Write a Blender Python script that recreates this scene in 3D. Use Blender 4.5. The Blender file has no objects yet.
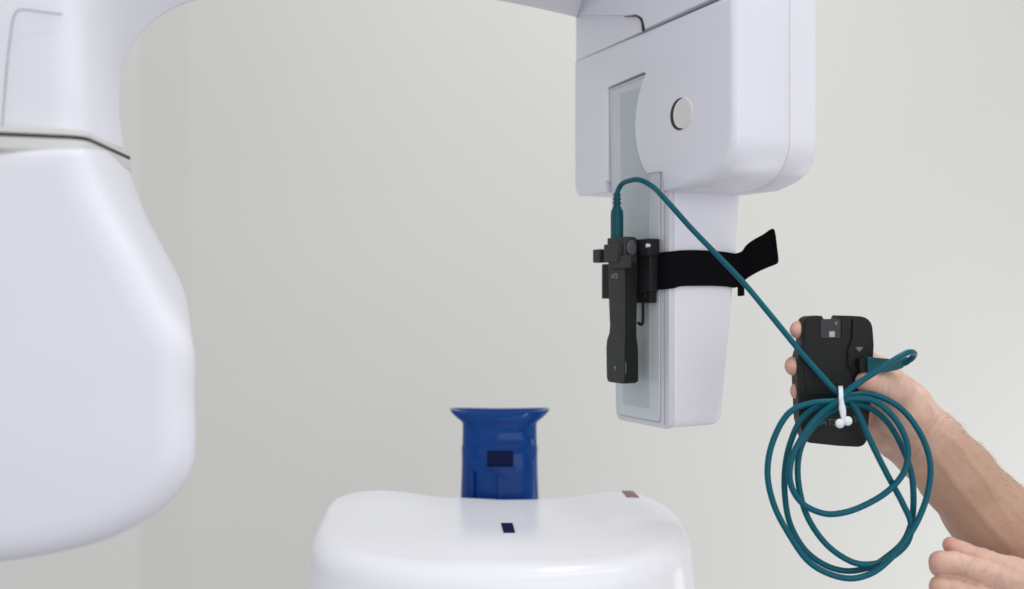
import bpy, bmesh, math
import numpy as np
from mathutils import Vector, Matrix
R = math.radians
sc = bpy.context.scene
COL = sc.collection

# ------------------------------------------------------------------ camera, world, lamps
CZ, F = 1.30, 1024.0
cam_d = bpy.data.cameras.new('camera'); cam = bpy.data.objects.new('camera', cam_d); COL.objects.link(cam)
cam.location = (0, 0, CZ); cam.rotation_euler = (R(90), 0, 0)
cam_d.lens = 36; cam_d.sensor_width = 36; cam_d.clip_end = 100; cam_d.clip_start = 0.01
cam_d.dof.use_dof = True; cam_d.dof.focus_distance = 1.04; cam_d.dof.aperture_fstop = 3.2
sc.camera = cam
w = bpy.data.worlds.new('World'); sc.world = w; w.use_nodes = True
# soft room light: bright upper half (walls and ceiling), dimmer floor
_nt = w.node_tree; _tc = _nt.nodes.new('ShaderNodeTexCoord'); _sp = _nt.nodes.new('ShaderNodeSeparateXYZ'); _cr = _nt.nodes.new('ShaderNodeValToRGB'); _mr = _nt.nodes.new('ShaderNodeMapRange')
_nt.links.new(_tc.outputs['Generated'], _sp.inputs[0]); _nt.links.new(_sp.outputs['Z'], _mr.inputs['Value']); _mr.inputs['From Min'].default_value = -0.8; _mr.inputs['From Max'].default_value = 0.1
_nt.links.new(_mr.outputs['Result'], _cr.inputs[0]); _cr.color_ramp.elements[0].color = (0.34, 0.34, 0.37, 1); _cr.color_ramp.elements[1].color = (0.97, 0.98, 1.0, 1)
_nt.links.new(_cr.outputs[0], _nt.nodes['Background'].inputs[0])
_nt.nodes['Background'].inputs[1].default_value = 0.80
sc.view_settings.view_transform = 'Standard'; sc.view_settings.look = 'None'
sc.view_settings.exposure = 0.0; sc.view_settings.gamma = 1

def lamp(name, loc, target, size, power, colour, size_y=None):
    d = bpy.data.lights.new(name, 'AREA'); d.energy = power; d.color = colour; d.size = size
    if size_y: d.shape = 'RECTANGLE'; d.size_y = size_y
    o = bpy.data.objects.new(name, d); COL.objects.link(o); o.location = loc
    o.rotation_euler = (Vector(target) - Vector(loc)).to_track_quat('-Z', 'Y').to_euler()
    return o
lamp('window_light', (1.0, -1.5, 1.15), (0.75, 1.5, 0.8), 2.2, 20, (0.95, 0.96, 1.0), 2.0)
lamp('ceiling_light', (0.35, 1.15, 2.9), (0.1, 1.15, 1.0), 1.5, 12, (0.97, 0.98, 1.0), 0.14)
lamp('ceiling_light', (0.9, -0.2, 3.0), (0.5, 1.6, 1.2), 1.5, 6, (1.0, 0.98, 0.94), 0.14)
lamp('wall_fill_light', (1.7, 1.6, 0.35), (0.2, 2.45, 0.9), 0.9, 7, (0.95, 0.96, 1.0), 0.9)  # added fill, no window there: brightens the wall at right and below

def P(px, py, d):                       # where the sight line of a photo point is at distance d
    return Vector(((px - 512) * d / F, d, CZ + (294.5 - py) * d / F))

# ------------------------------------------------------------------ materials
def mat(name, col, rough=0.5, spec=0.5, noise=0.0, nscale=30, bump=0.0, bscale=400, coat=0.0, sss=0.0, metal=0.0):
    m = bpy.data.materials.new(name); m.use_nodes = True
    nt = m.node_tree; b = nt.nodes['Principled BSDF']
    b.inputs['Base Color'].default_value = (*col, 1); b.inputs['Roughness'].default_value = rough
    b.inputs['Specular IOR Level'].default_value = spec; b.inputs['Coat Weight'].default_value = coat
    b.inputs['Coat Roughness'].default_value = 0.08; b.inputs['Metallic'].default_value = metal
    tc = nt.nodes.new('ShaderNodeTexCoord')
    n = nt.nodes.new('ShaderNodeTexNoise'); n.inputs['Scale'].default_value = nscale; n.inputs['Detail'].default_value = 5
    nt.links.new(tc.outputs['Object'], n.inputs['Vector'])
    r = nt.nodes.new('ShaderNodeMapRange')
    r.inputs['To Min'].default_value = max(0, rough - 0.05); r.inputs['To Max'].default_value = min(1, rough + 0.05)
    nt.links.new(n.outputs['Fac'], r.inputs['Value']); nt.links.new(r.outputs['Result'], b.inputs['Roughness'])
    if noise:
        mx = nt.nodes.new('ShaderNodeMix'); mx.data_type = 'RGBA'
        mx.inputs[6].default_value = (*[c * (1 - noise) for c in col], 1)
        mx.inputs[7].default_value = (*[min(1, c * (1 + noise)) for c in col], 1)
        nt.links.new(n.outputs['Fac'], mx.inputs[0]); nt.links.new(mx.outputs[2], b.inputs['Base Color'])
    if bump:
        n2 = nt.nodes.new('ShaderNodeTexNoise'); n2.inputs['Scale'].default_value = bscale; n2.inputs['Detail'].default_value = 3
        nt.links.new(tc.outputs['Object'], n2.inputs['Vector'])
        bp = nt.nodes.new('ShaderNodeBump'); bp.inputs['Strength'].default_value = bump; bp.inputs['Distance'].default_value = 0.001
        nt.links.new(n2.outputs['Fac'], bp.inputs['Height']); nt.links.new(bp.outputs['Normal'], b.inputs['Normal'])
    if sss:
        b.inputs['Subsurface Weight'].default_value = sss
        b.inputs['Subsurface Radius'].default_value = (1.0, 0.35, 0.2); b.inputs['Subsurface Scale'].default_value = 0.006
    return m
M = dict(
    wall=mat('wall_paint', (0.675, 0.675, 0.632), 0.8, 0.3, 0.02, 3, 0.15, 300),
    wall_lit=mat('wall_paint_lit', (0.71, 0.71, 0.67), 0.8, 0.3, 0.02, 3, 0.15, 300),  # same wall paint, the left panel's stronger light put into its colour
    white=mat('white_plastic', (0.76, 0.76, 0.82), 0.36, 0.45, 0.01, 6, 0.05, 900),
    grey_white=mat('grey_white_plastic', (0.60, 0.61, 0.63), 0.45, 0.4, 0.01, 8, 0.05, 900),
    button=mat('warm_white_button', (0.72, 0.71, 0.69), 0.45, 0.3),
    beige=mat('beige_band', (0.60, 0.60, 0.585), 0.5),
    frame=mat('cover_frame', (0.62, 0.62, 0.67), 0.35, 0.5, 0.01, 8),
    glass=mat('grey_green_window', (0.58, 0.62, 0.65), 0.16, 0.5, 0.02, 10),
    glass_in=mat('window_inner', (0.47, 0.52, 0.54), 0.16, 0.5, 0.03, 10),
    groove=mat('groove', (0.36, 0.36, 0.41), 0.7),
    dark=mat('black_gap_fill', (0.012, 0.012, 0.016), 0.5),
    black=mat('black_plastic', (0.006, 0.007, 0.0065), 0.5, 0.25, 0.15, 60, 0.25, 2500),
    stick=mat('dark_grey_plastic', (0.026, 0.028, 0.0265), 0.5, 0.35, 0.1, 60, 0.25, 2500),
    black_soft=mat('soft_black_plastic', (0.006, 0.006, 0.008), 0.6, 0.3, 0.1, 60, 0.2, 2500),
    knob=mat('grey_knob', (0.07, 0.068, 0.075), 0.4),
    strap=mat('woven_black_strap', (0.004, 0.004, 0.0055), 0.9, 0.08, 0.3, 700, 0.8, 1800),
    mark=mat('grey_print', (0.13, 0.135, 0.135), 0.5),
    pale=mat('pale_contact', (0.38, 0.38, 0.37), 0.5),
    mark_pale=mat('pale_print', (0.30, 0.31, 0.31), 0.5),
    mark_dim=mat('dim_print', (0.07, 0.072, 0.072), 0.5),
    metal=mat('bright_metal', (0.75, 0.75, 0.76), 0.3, metal=0.4),
    teal=mat('teal_rubber', (0.0, 0.092, 0.13), 0.33, 0.2, 0.08, 60),
    teal_dark=mat('teal_plug_plastic', (0.0, 0.07, 0.09), 0.42, 0.25, 0.05, 60),
    tie=mat('white_nylon', (0.72, 0.74, 0.80), 0.35, 0.5, sss=0.3),
    blue=mat('glossy_blue_plastic', (0.0, 0.042, 0.205), 0.07, 0.2, 0.05, 20),
    navy=mat('navy_recess_shade', (0.0, 0.006, 0.04), 0.4, 0.1),
    shelf=mat('glossy_white_plastic', (0.86, 0.86, 0.90), 0.24, 0.5, 0.01, 6),
    sensor=mat('dark_sensor', (0.012, 0.006, 0.03), 0.2),
    sticker=mat('brown_print', (0.27, 0.16, 0.16), 0.6, 0.3, 0.5, 300),
)

def skin_material():
    m = bpy.data.materials.new('skin'); m.use_nodes = True; nt = m.node_tree; b = nt.nodes['Principled BSDF']
    L = nt.links.new; N = nt.nodes.new
    tc = N('ShaderNodeTexCoord')
    at = N('ShaderNodeAttribute'); at.attribute_name = 'blush'
    a2 = N('ShaderNodeAttribute'); a2.attribute_name = 'tan'
    n = N('ShaderNodeTexNoise'); n.inputs['Scale'].default_value = 45; n.inputs['Detail'].default_value = 6; n.inputs['Roughness'].default_value = 0.6
    L(tc.outputs['Object'], n.inputs['Vector'])
    base = N('ShaderNodeMix'); base.data_type = 'RGBA'
    base.inputs[6].default_value = (0.54, 0.335, 0.255, 1); base.inputs[7].default_value = (0.71, 0.48, 0.38, 1)
    rr = N('ShaderNodeMapRange'); rr.inputs['From Min'].default_value = 0.3; rr.inputs['From Max'].default_value = 0.7
    L(n.outputs['Fac'], rr.inputs['Value']); L(rr.outputs['Result'], base.inputs[0])
    t = N('ShaderNodeMix'); t.data_type = 'RGBA'; t.inputs[7].default_value = (0.48, 0.30, 0.21, 1)
    L(a2.outputs['Fac'], t.inputs[0]); L(base.outputs[2], t.inputs[6])
    bl = N('ShaderNodeMix'); bl.data_type = 'RGBA'; bl.inputs[7].default_value = (0.62, 0.27, 0.22, 1)
    L(at.outputs['Fac'], bl.inputs[0]); L(t.outputs[2], bl.inputs[6])
    n3 = N('ShaderNodeTexNoise'); n3.inputs['Scale'].default_value = 130; n3.inputs['Detail'].default_value = 4; L(tc.outputs['Object'], n3.inputs['Vector'])
    r3 = N('ShaderNodeMapRange'); r3.inputs['From Min'].default_value = .5; r3.inputs['From Max'].default_value = .75; r3.inputs['To Max'].default_value = .18; L(n3.outputs['Fac'], r3.inputs['Value'])
    mo = N('ShaderNodeMix'); mo.data_type = 'RGBA'; mo.inputs[7].default_value = (0.52, 0.22, 0.17, 1); L(r3.outputs['Result'], mo.inputs[0]); L(bl.outputs[2], mo.inputs[6])
    L(mo.outputs[2], b.inputs['Base Color'])
    b.inputs['Roughness'].default_value = 0.48; b.inputs['Specular IOR Level'].default_value = 0.4
    b.inputs['Subsurface Weight'].default_value = 0.25; b.inputs['Subsurface Radius'].default_value = (1.0, 0.35, 0.18)
    b.inputs['Subsurface Scale'].default_value = 0.006
    v = N('ShaderNodeTexVoronoi'); v.inputs['Scale'].default_value = 700; L(tc.outputs['Object'], v.inputs['Vector'])
    n2 = N('ShaderNodeTexNoise'); n2.inputs['Scale'].default_value = 120; n2.inputs['Detail'].default_value = 6; L(tc.outputs['Object'], n2.inputs['Vector'])
    ad = N('ShaderNodeMath'); ad.operation = 'MULTIPLY_ADD'; ad.inputs[1].default_value = 3.0
    L(n2.outputs['Fac'], ad.inputs[0]); L(v.outputs['Distance'], ad.inputs[2])
    bp = N('ShaderNodeBump'); bp.inputs['Strength'].default_value = 0.35; bp.inputs['Distance'].default_value = 0.0006
    L(ad.outputs[0], bp.inputs['Height']); L(bp.outputs['Normal'], b.inputs['Normal'])
    return m
M['skin'] = skin_material()

# ------------------------------------------------------------------ helpers
WL = {}                                   # world location of every object made (no object is rotated)
def thing(name, loc, label, cat, group=None):
    o = bpy.data.objects.new(name, None); COL.objects.link(o); o.location = loc
    o.empty_display_size = 0.05
    o['label'] = label; o['category'] = cat
    if group: o['group'] = group
    WL[o] = Vector(loc); return o
def mesh_obj(name, verts, faces, m, parent=None, smooth=True, origin=None, angle=35):
    o0 = WL[parent] if parent else Vector((0, 0, 0))
    org = Vector(origin) if origin is not None else (o0 if parent else Vector((0, 0, 0)))
    me = bpy.data.meshes.new(name)
    me.from_pydata([tuple(Vector(v) - org) for v in verts], [], faces)
    bm = bmesh.new(); bm.from_mesh(me); bmesh.ops.recalc_face_normals(bm, faces=bm.faces); bm.to_mesh(me); bm.free()
    me.materials.append(m)
    o = bpy.data.objects.new(name, me); COL.objects.link(o)
    o.location = org - o0
    if parent: o.parent = parent
    WL[o] = org
    if smooth:
        me.shade_smooth()
        try: me.set_sharp_from_angle(angle=R(angle))
        except Exception: pass
    return o
def bevel(o, width, seg=4, angle=30, weight=False):
    b = o.modifiers.new('bevel', 'BEVEL'); b.width = width; b.segments = seg
    b.limit_method = 'WEIGHT' if weight else 'ANGLE'; b.angle_limit = R(angle); b.use_clamp_overlap = not weight
    b.harden_normals = False
    o.data.shade_smooth()
    a = o.data.attributes.get('sharp_edge')
    if a: o.data.attributes.remove(a)
    wn = o.modifiers.new('wn', 'WEIGHTED_NORMAL'); wn.keep_sharp = False; wn.weight = 80
    return o
def solid_levels(name, rings, m, parent=None, caps=True, closed_loft=False, angle=35, smooth=True):
    n = len(rings[0]); vs = [p for r in rings for p in r]; fs = []
    K = len(rings)
    for k in range(K if closed_loft else K - 1):
        a = k * n; b = ((k + 1) % K) * n
        for i in range(n):
            j = (i + 1) % n; fs.append((a + i, a + j, b + j, b + i))
    if caps and not closed_loft:
        fs.append(tuple(range(n))[::-1]); fs.append(tuple(range((K - 1) * n, K * n)))
    return mesh_obj(name, vs, fs, m, parent, smooth=smooth, angle=angle)
def catmull(pts, sub=8, closed=False):
    pts = [np.array(p, float) for p in pts]; out = []; n = len(pts)
    for i in range(n if closed else n - 1):
        p1, p2 = pts[i], pts[(i + 1) % n]
        p0 = pts[(i - 1) % n] if (closed or i > 0) else 2 * p1 - p2
        p3 = pts[(i + 2) % n] if (closed or i + 2 < n) else 2 * p2 - p1
        d1 = max(np.linalg.norm(p1 - p0), 1e-6) ** .5; d2 = max(np.linalg.norm(p2 - p1), 1e-6) ** .5; d3 = max(np.linalg.norm(p3 - p2), 1e-6) ** .5
        t0, t1, t2, t3 = 0, d1, d1 + d2, d1 + d2 + d3
        for k in range(sub):
            t = t1 + (t2 - t1) * k / sub
            A1 = (t1 - t) / (t1 - t0) * p0 + (t - t0) / (t1 - t0) * p1
            A2 = (t2 - t) / (t2 - t1) * p1 + (t - t1) / (t2 - t1) * p2
            A3 = (t3 - t) / (t3 - t2) * p2 + (t - t2) / (t3 - t2) * p3
            B1 = (t2 - t) / (t2 - t0) * A1 + (t - t0) / (t2 - t0) * A2
            B2 = (t3 - t) / (t3 - t1) * A2 + (t - t1) / (t3 - t1) * A3
            out.append((t2 - t) / (t2 - t1) * B1 + (t - t1) / (t2 - t1) * B2)
    if not closed: out.append(pts[-1])
    return out
def tube(name, pts, rad, m, parent=None, seg=12, flat=1.0):
    pts = [np.array(p, float) for p in pts]; n = len(pts)
    T = [pts[min(i + 1, n - 1)] - pts[max(i - 1, 0)] for i in range(n)]
    T = [t / (np.linalg.norm(t) + 1e-12) for t in T]
    up = np.array([0, 1.0, 0]) if abs(T[0][1]) < .9 else np.array([0, 0, 1.0])
    nn = np.cross(T[0], up); nn /= np.linalg.norm(nn); rings = []
    for i in range(n):
        nn = nn - T[i] * np.dot(nn, T[i]); nn /= np.linalg.norm(nn); bb = np.cross(T[i], nn)
        r = rad[i] if hasattr(rad, '__len__') else rad
        rings.append([Vector(pts[i] + r * (math.cos(a) * nn + flat * math.sin(a) * bb)) for a in np.linspace(0, 2 * math.pi, seg, endpoint=False)])
    return solid_levels(name, rings, m, parent, angle=60)
def fillet(poly, rads, seg=6):
    out = []; n = len(poly)
    for i in range(n):
        p = Vector(poly[i]); a = Vector(poly[i - 1]); b = Vector(poly[(i + 1) % n])
        r = rads[i] if hasattr(rads, '__len__') else rads
        if r <= 0: out.append(tuple(p)); continue
        da, db = (a - p).normalized(), (b - p).normalized()
        th = da.angle(db); t = min(r / math.tan(th / 2), .49 * (a - p).length, .49 * (b - p).length)
        pa, pb = p + da * t, p + db * t
        for k in range(seg + 1):
            s = k / seg; q = pa * (1 - s) ** 2 + p * 2 * s * (1 - s) + pb * s * s; out.append(tuple(q))
    return out

# ------------------------------------------------------------------ setting: wall
def wall():
    pts = [(-3.2, 2.62), (P(140, 0, 2.462).x, 2.462), (P(190, 0, 2.45).x, 2.45), (3.6, 2.45)]
    vs = []; fs = []
    for x, y in pts: vs += [(x, y, -0.6), (x, y, 3.6)]
    for i in range(3): fs.append((2 * i, 2 * i + 2, 2 * i + 3, 2 * i + 1))
    nb = len(vs)
    for x, y in pts: vs += [(x, y + .12, -0.6), (x, y + .12, 3.6)]
    for i in range(3): fs.append((nb + 2 * i, nb + 2 * i + 1, nb + 2 * i + 3, nb + 2 * i + 2))
    for i in range(3):
        fs.append((2 * i, nb + 2 * i, nb + 2 * i + 2, 2 * i + 2)); fs.append((2 * i + 1, 2 * i + 3, nb + 2 * i + 3, nb + 2 * i + 1))
    fs.append((0, 1, nb + 1, nb)); fs.append((6, nb + 6, nb + 7, 7))
    o = mesh_obj('wall', vs, fs, M['wall'], smooth=False); o['kind'] = 'structure'
    o.data.materials.append(M['wall_lit']); o.data.polygons[0].material_index = 1
    return o
wall()

# ------------------------------------------------------------------ the X-ray unit's turning arm (tube head, arm, detector head)
OX, OY = 0.078, 1.27
U = Vector((0.46, -0.888, 0)); U.normalize(); V = Vector((-U.y, U.x, 0))
def D(s, t, z): return Vector((OX, OY, CZ + z)) + U * s + V * t
def S_of(px, t):
    k = (px - 512) / F
    return (k * (OY + t * V.y) - (OX + t * V.x)) / (U.x - k * U.y)
def T_of(px, s):
    k = (px - 512) / F
    return (k * (OY + s * U.y) - (OX + s * U.x)) / (V.x - k * V.y)
def Z_of(py, s, t): return (294.5 - py) / F * D(s, t, 0).y
def prism(name, outline, t0, t1, m, parent, bev=0.0, seg=3, wide=None, wide_w=0.0):
    n = len(outline)
    vs = [D(s, t0, z) for s, z in outline] + [D(s, t1, z) for s, z in outline]
    fs = [tuple(range(n)), tuple(range(n, 2 * n))[::-1]] + [(i, (i + 1) % n, n + (i + 1) % n, n + i) for i in range(n)]
    o = mesh_obj(name, vs, fs, m, parent)
    if wide is not None:
        me = o.data; at = me.attributes.new('bevel_weight_edge', 'FLOAT', 'EDGE')
        W = WL[o]
        for e in me.edges:
            a, b = e.vertices
            wv = 0.0
            if (a < n) and (b < n): wv = 1.0 if (a in wide and b in wide) else bev / wide_w
            elif (a >= n) and (b >= n): wv = bev / wide_w
            at.data[e.index].value = wv
        bevel(o, wide_w, 6, weight=True)
    elif bev: bevel(o, bev, seg)
    return o
def dbox(name, s0, s1, t0, t1, z0, z1, m, parent, bev=0.001, seg=3):
    return prism(name, [(s0, z0), (s1, z0), (s1, z1), (s0, z1)], t0, t1, m, parent, bev, seg)

xr = thing('xray_machine', D(0.15, 0.05, -0.142),
           'white dental x-ray unit, its overhead arm joining the left head to the hanging detector', 'x-ray machine')

# detector housing: side plate with a slot, and lobe with the round button
ax, az, ar = 0.2125, 0.190, 0.0815
arc = []
for a in np.linspace(R(138), R(224), 16): arc.append((ax + ar * math.cos(a), az + ar * math.sin(a)))
low = [(0.1765, 0.1330), (0.186, 0.1330), (0.188, 0.111), (0.205, 0.110), (0.225, 0.110)]
corner = []
for a in np.linspace(R(-90), R(0), 12): corner.append((0.257 + 0.047 * math.cos(a), 0.157 + 0.047 * math.sin(a)))
bl = [(0.014 - 0.014 * math.cos(a), 0.139 - 0.018 * math.sin(a)) for a in np.linspace(0, R(90), 6)]
def seam_z(s): return 0.2885 + 0.0095 * s / 0.304
def ring_prism(name, pts, rads0, rads1, t0, t1, m, parent):
    """prism whose front (t0) and back (t1) rims are rounded with a radius of their own at every point"""
    q = [np.array(p) for p in pts]; n = len(q); nr = []
    for i in range(n):
        t = [(q[i] - q[i - 1]), (q[(i + 1) % n] - q[i])]; t = [v / (np.linalg.norm(v) + 1e-9) for v in t]
        a, b = [np.array((-v[1], v[0])) for v in t]; k = a + b; L = np.linalg.norm(k); k = k / L if L > .3 else a
        c = max(.55, float(np.dot(k, a))); nr.append(k / c)
    area = sum(q[i][0] * q[(i + 1) % n][1] - q[(i + 1) % n][0] * q[i][1] for i in range(n)); sg = 1 if area > 0 else -1
    rings = []
    lv = sorted(set([0, .00015, .0005, .001, .0018] + [.013 * k / 6 for k in range(7)] + [.03 * k / 8 for k in range(9)]))
    def ins(r, h):
        if h >= r: return 0
        return r - math.sqrt(max(0, r * r - (r - h) ** 2))
    mid = (t1 - t0)
    m0 = max(rads0); m1 = max(rads1)
    L0 = [h for h in lv if h <= m0 + 1e-6]; L1 = [h for h in lv if h <= m1 + 1e-6]
    for h in L0: rings.append([D(*(a[:1] if 0 else (p[0] + k[0] * sg * ins(r, h), t0 + h, p[1] + k[1] * sg * ins(r, h)))) for p, k, r in zip(q, nr, rads0)])
    for h in L1[::-1]: rings.append([D(p[0] + k[0] * sg * ins(r, h), t1 - h, p[1] + k[1] * sg * ins(r, h)) for p, k, r in zip(q, nr, rads1)])
    return solid_levels(name, rings, m, parent, angle=50)
slot_l = [(0.069, 0.121), (0.069, 0.133), (0.0725, 0.1335), (0.0725, 0.2435), (0.148, 0.2475)]
low = [(0.170, 0.1335), (0.183, 0.1325), (0.1865, 0.112), (0.195, 0.1105), (0.21, 0.110), (0.225, 0.110), (0.24, 0.110), (0.25, 0.1102)]
corner = [(0.262, 0.1125), (0.273, 0.1158), (0.280, 0.1183), (0.2850, 0.1205), (0.2893, 0.1236), (0.2930, 0.1275), (0.2972, 0.1332), (0.3005, 0.140), (0.303, 0.147), (0.304, 0.155), (0.304, 0.17), (0.304, 0.20), (0.304, 0.25)]
outl = [(0.0, seam_z(0))] + bl + slot_l + arc + low + corner + [(0.304, seam_z(.304))]
n0 = 1 + len(bl) + len(slot_l) + len(arc)
r0 = [0.0012] * n0 + [0.0015, 0.0015, 0.002, 0.004, 0.007, 0.010, 0.012, 0.013] + [0.013, 0.013, 0.0125, 0.012, 0.0115, 0.011, 0.011, 0.0105, 0.010, 0.010, 0.009] + [0.009] * (len(corner) - 11) + [0.009]
ring_prism('detector_housing', outl, r0, [0.0008] * len(outl), 0.0, 0.070, M['white'], xr)
bc = [(0.02, 0.42), (0.02, 0.15), (0.035, 0.125), (0.06, 0.118), (0.12, 0.1115), (0.20, 0.1105), (0.25, 0.1105)] + corner[1:] + [(0.304, 0.30), (0.304, 0.42)]
ring_prism('back_cover', bc, [0.0008] * len(bc), [0.014] * len(bc), 0.0706, 0.114, M['white'], xr)
# top cap and the arm end above the sloping seam
top = [(0.0, seam_z(0) + .0007), (0.3035, seam_z(.3035) + .0007), (0.3035, 0.42), (0.0, 0.36)]
o = prism('top_cap', top, 0.0012, 0.070, M['white'], xr, 0.0); bevel(o, 0.0012, 3)
ae = [(-0.006, 0.348), (0.05, 0.334), (0.118, 0.3175), (0.136, 0.314), (0.148, 0.307), (0.153, 0.2941), (0.2900, 0.2984), (0.2900, 0.60), (-0.006, 0.60)]
o = prism('arm_end', ae, -0.0016, 0.066, M['white'], xr, 0.0); bevel(o, 0.0012, 3)
tube('seam_slit', catmull([D(s, -0.0010, z) for s, z in [(0.112, 0.3172), (0.126, 0.3145), (0.138, 0.3115), (0.1465, 0.304), (0.1495, 0.2925)]], 6),
     [0.0005] * 6 + list(np.linspace(0.0006, 0.0016, 19)), M['dark'], xr, 8)
# seam line between cap and housing
prism('seam', [(0.001, seam_z(0) - .001), (0.292, seam_z(.292) - .001), (0.292, seam_z(.292) + .0022), (0.001, seam_z(0) + .0022)], 0.0018, 0.06, M['groove'], xr)

# round button
bs, bz = 0.2155, 0.190
def disc(name, s, z, r, t0, t1, m, parent, bev=0.0, seg=40):
    o = prism(name, [(s + r * math.cos(a), z + r * math.sin(a)) for a in np.linspace(0, 2 * math.pi, seg, endpoint=False)], t0, t1, m, parent)
    if bev: bevel(o, bev, 3, 40)
    return o
bt = disc('button_gap_shade', bs + .0006, bz, 0.0168, -0.0012, 0.004, M['dark'], xr, 0.0005)  # dark disc showing at the left, paints the shade in the button's gap
disc('button', bs + 0.0050, bz, 0.0164, -0.0013, 0.004, M['button'], bt, 0.0012)

# lower column with its window
def col_ring(z, s0, s1, t1, r=0.007):
    q = fillet([(s0, 0.010), (s1, 0.010), (s1, t1), (s0, t1)], [0.004, 0.003, 0.016, 0.016], 5)
    return [D(s, t, z) for s, t in q]
s1c = 0.1915
rings = [col_ring(z, s0, s1c - d, t1) for z, s0, d, t1 in
         [(0.24, 0.076, 0, 0.075), (0.12, 0.078, 0, 0.1065), (0.09, 0.0788, 0, 0.1050), (0.02, 0.081, 0, 0.0985), (-0.06, 0.084, 0, 0.0895), (-0.133, 0.088, 0.0, 0.0805),
          (-0.1385, 0.089, 0.0006, 0.0795), (-0.142, 0.091, 0.002, 0.077), (-0.144, 0.094, 0.004, 0.074)]]
solid_levels('detector_column', rings, M['white'], xr, angle=50)
fr = fillet([(0.0732, 0.2425), (0.0875, -0.1455), (0.1915, -0.1455), (0.1915, 0.2475)], [0.001, 0.012, 0.009, 0.001], 6)
o = prism('cover_frame', fr, 0.0035, 0.0098, M['frame'], xr, 0); bevel(o, 0.0022, 3)
fr2 = fillet([(0.0795, 0.2395), (0.0915, -0.140), (0.1765, -0.140), (0.1765, 0.2445)], [0.001, 0.009, 0.006, 0.001], 6)
o = prism('window_seal', fr2, 0.0030, 0.0060, M['groove'], xr, 0)
fr3 = fillet([(0.0805, 0.2388), (0.0925, -0.139), (0.1755, -0.139), (0.1755, 0.2437)], [0.001, 0.009, 0.006, 0.001], 6)
win = prism('window', fr3, 0.0022, 0.0062, M['glass'], xr, 0); bevel(win, 0.0007, 2)
prism('window_pane', [(0.0985, 0.232), (0.1045, -0.126), (0.158, -0.126), (0.158, 0.232)], 0.0017, 0.0042, M['glass_in'], win, 0.0004, 2)
dbox('cover_groove', 0.1832, 0.1843, 0.0031, 0.0066, -0.141, 0.236, M['groove'], xr, 0)

# arm over the top (loft through stations, each an inner front / inner back / outer back / outer front point)
st = [  # inner front, inner back (px, py, d), outer offset
    ((84, 131, .762), (126.5, 150, .875)), ((82, 95, .762), (122, 108, .88)), ((79, 50, .765), (125, 72, .89)),
    ((77, 10, .77), (137, 45, .90)), ((78, -28, .775), (157, 24, .915)), ((90, -60, .79), (184, 9, .93)),
    ((130, -85, .81), (218, 1, .95)), ((210, -105, .86), (300, -8, 1.02)), ((320, -110, .92), (400, -9, 1.10)),
    ((430, -90, .96), (480, 0, 1.19)), ((520, -70, 1.0), (530, 9, 1.24)), ((590, -60, 1.03), (556, 15, 1.268)), ((600, -62, 1.05), (576, 20, 1.273))]
IF = catmull([P(*a) for a, b in st], 5); IB = catmull([P(*b) for a, b in st], 5)
n = len(IF); rings = []
for i in range(n):
    a, b = Vector(IF[i]), Vector(IB[i]); f = i / (n - 1)
    d = P(77, 0, .77) ; 
    if f < 0.55:
        q = min(1, f / 0.42); q = q * q * (3 - 2 * q)
        off = Vector((-0.13 * (1 - q), 0, 0.16 * q))
    else: off = Vector((0, 0, 0.16))
    r = 0.16
    pts = [a, b, b + off, a + off]
    # rounded corners of the section
    sec = []
    fl = [0.028, 0.012, 0.02, 0.03]
    for k in range(4):
        p = pts[k]; pa = pts[k - 1]; pb = pts[(k + 1) % 4]
        da = (pa - p); db = (pb - p); ta = min(fl[k], .45 * da.length); tb = min(fl[k], .45 * db.length)
        A = p + da.normalized() * ta; B = p + db.normalized() * tb
        for j in range(7):
            s = j / 6; sec.append(A * (1 - s) ** 2 + p * 2 * s * (1 - s) + B * s * s)
    rings.append(sec)
solid_levels('overhead_arm', rings, M['white'], xr, angle=60)
# seam lines on the tube head's neck
def near(px, py, d): return P(px, py, d)
tube('neck_seam', catmull([P(2, 128, .7475), P(5, 90, .7475), P(10, 40, .7485), P(15, 14, .750), P(20, 10, .751), P(45, 12.5, .7555), P(62, 14.5, .758)], 6), 0.0007, M['groove'], xr, 6)

# tube head: collar and housing
def head_ring(z, grow=0.0, back=0.0):
    q = fillet([(-0.62, 0.742 - grow), (-0.372, 0.744 - grow), (-0.319 + grow, 0.762 - grow), (-0.329 + grow, 0.880), (-0.38, 0.97), (-0.62, 0.97)],
               [0.02, 0.02, 0.016, 0.03, 0.03, 0.02], 5)
    return [Vector((x, y, CZ + z)) for x, y in q]
solid_levels('collar', [head_ring(z, g) for z, g in [(0.1225, 0.0), (0.1215, 0.0015), (0.1179, 0.0022), (0.1179, 0.0)]], M['beige'], xr)
solid_levels('collar_gap', [head_ring(0.1180, 0.0016), head_ring(0.1146, 0.0016)], M['dark'], xr)
solid_levels('collar', [head_ring(z, g) for z, g in [(0.1147, 0.0022), (0.1065, 0.0028), (0.1040, 0.001)]], M['beige'], xr)
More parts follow.
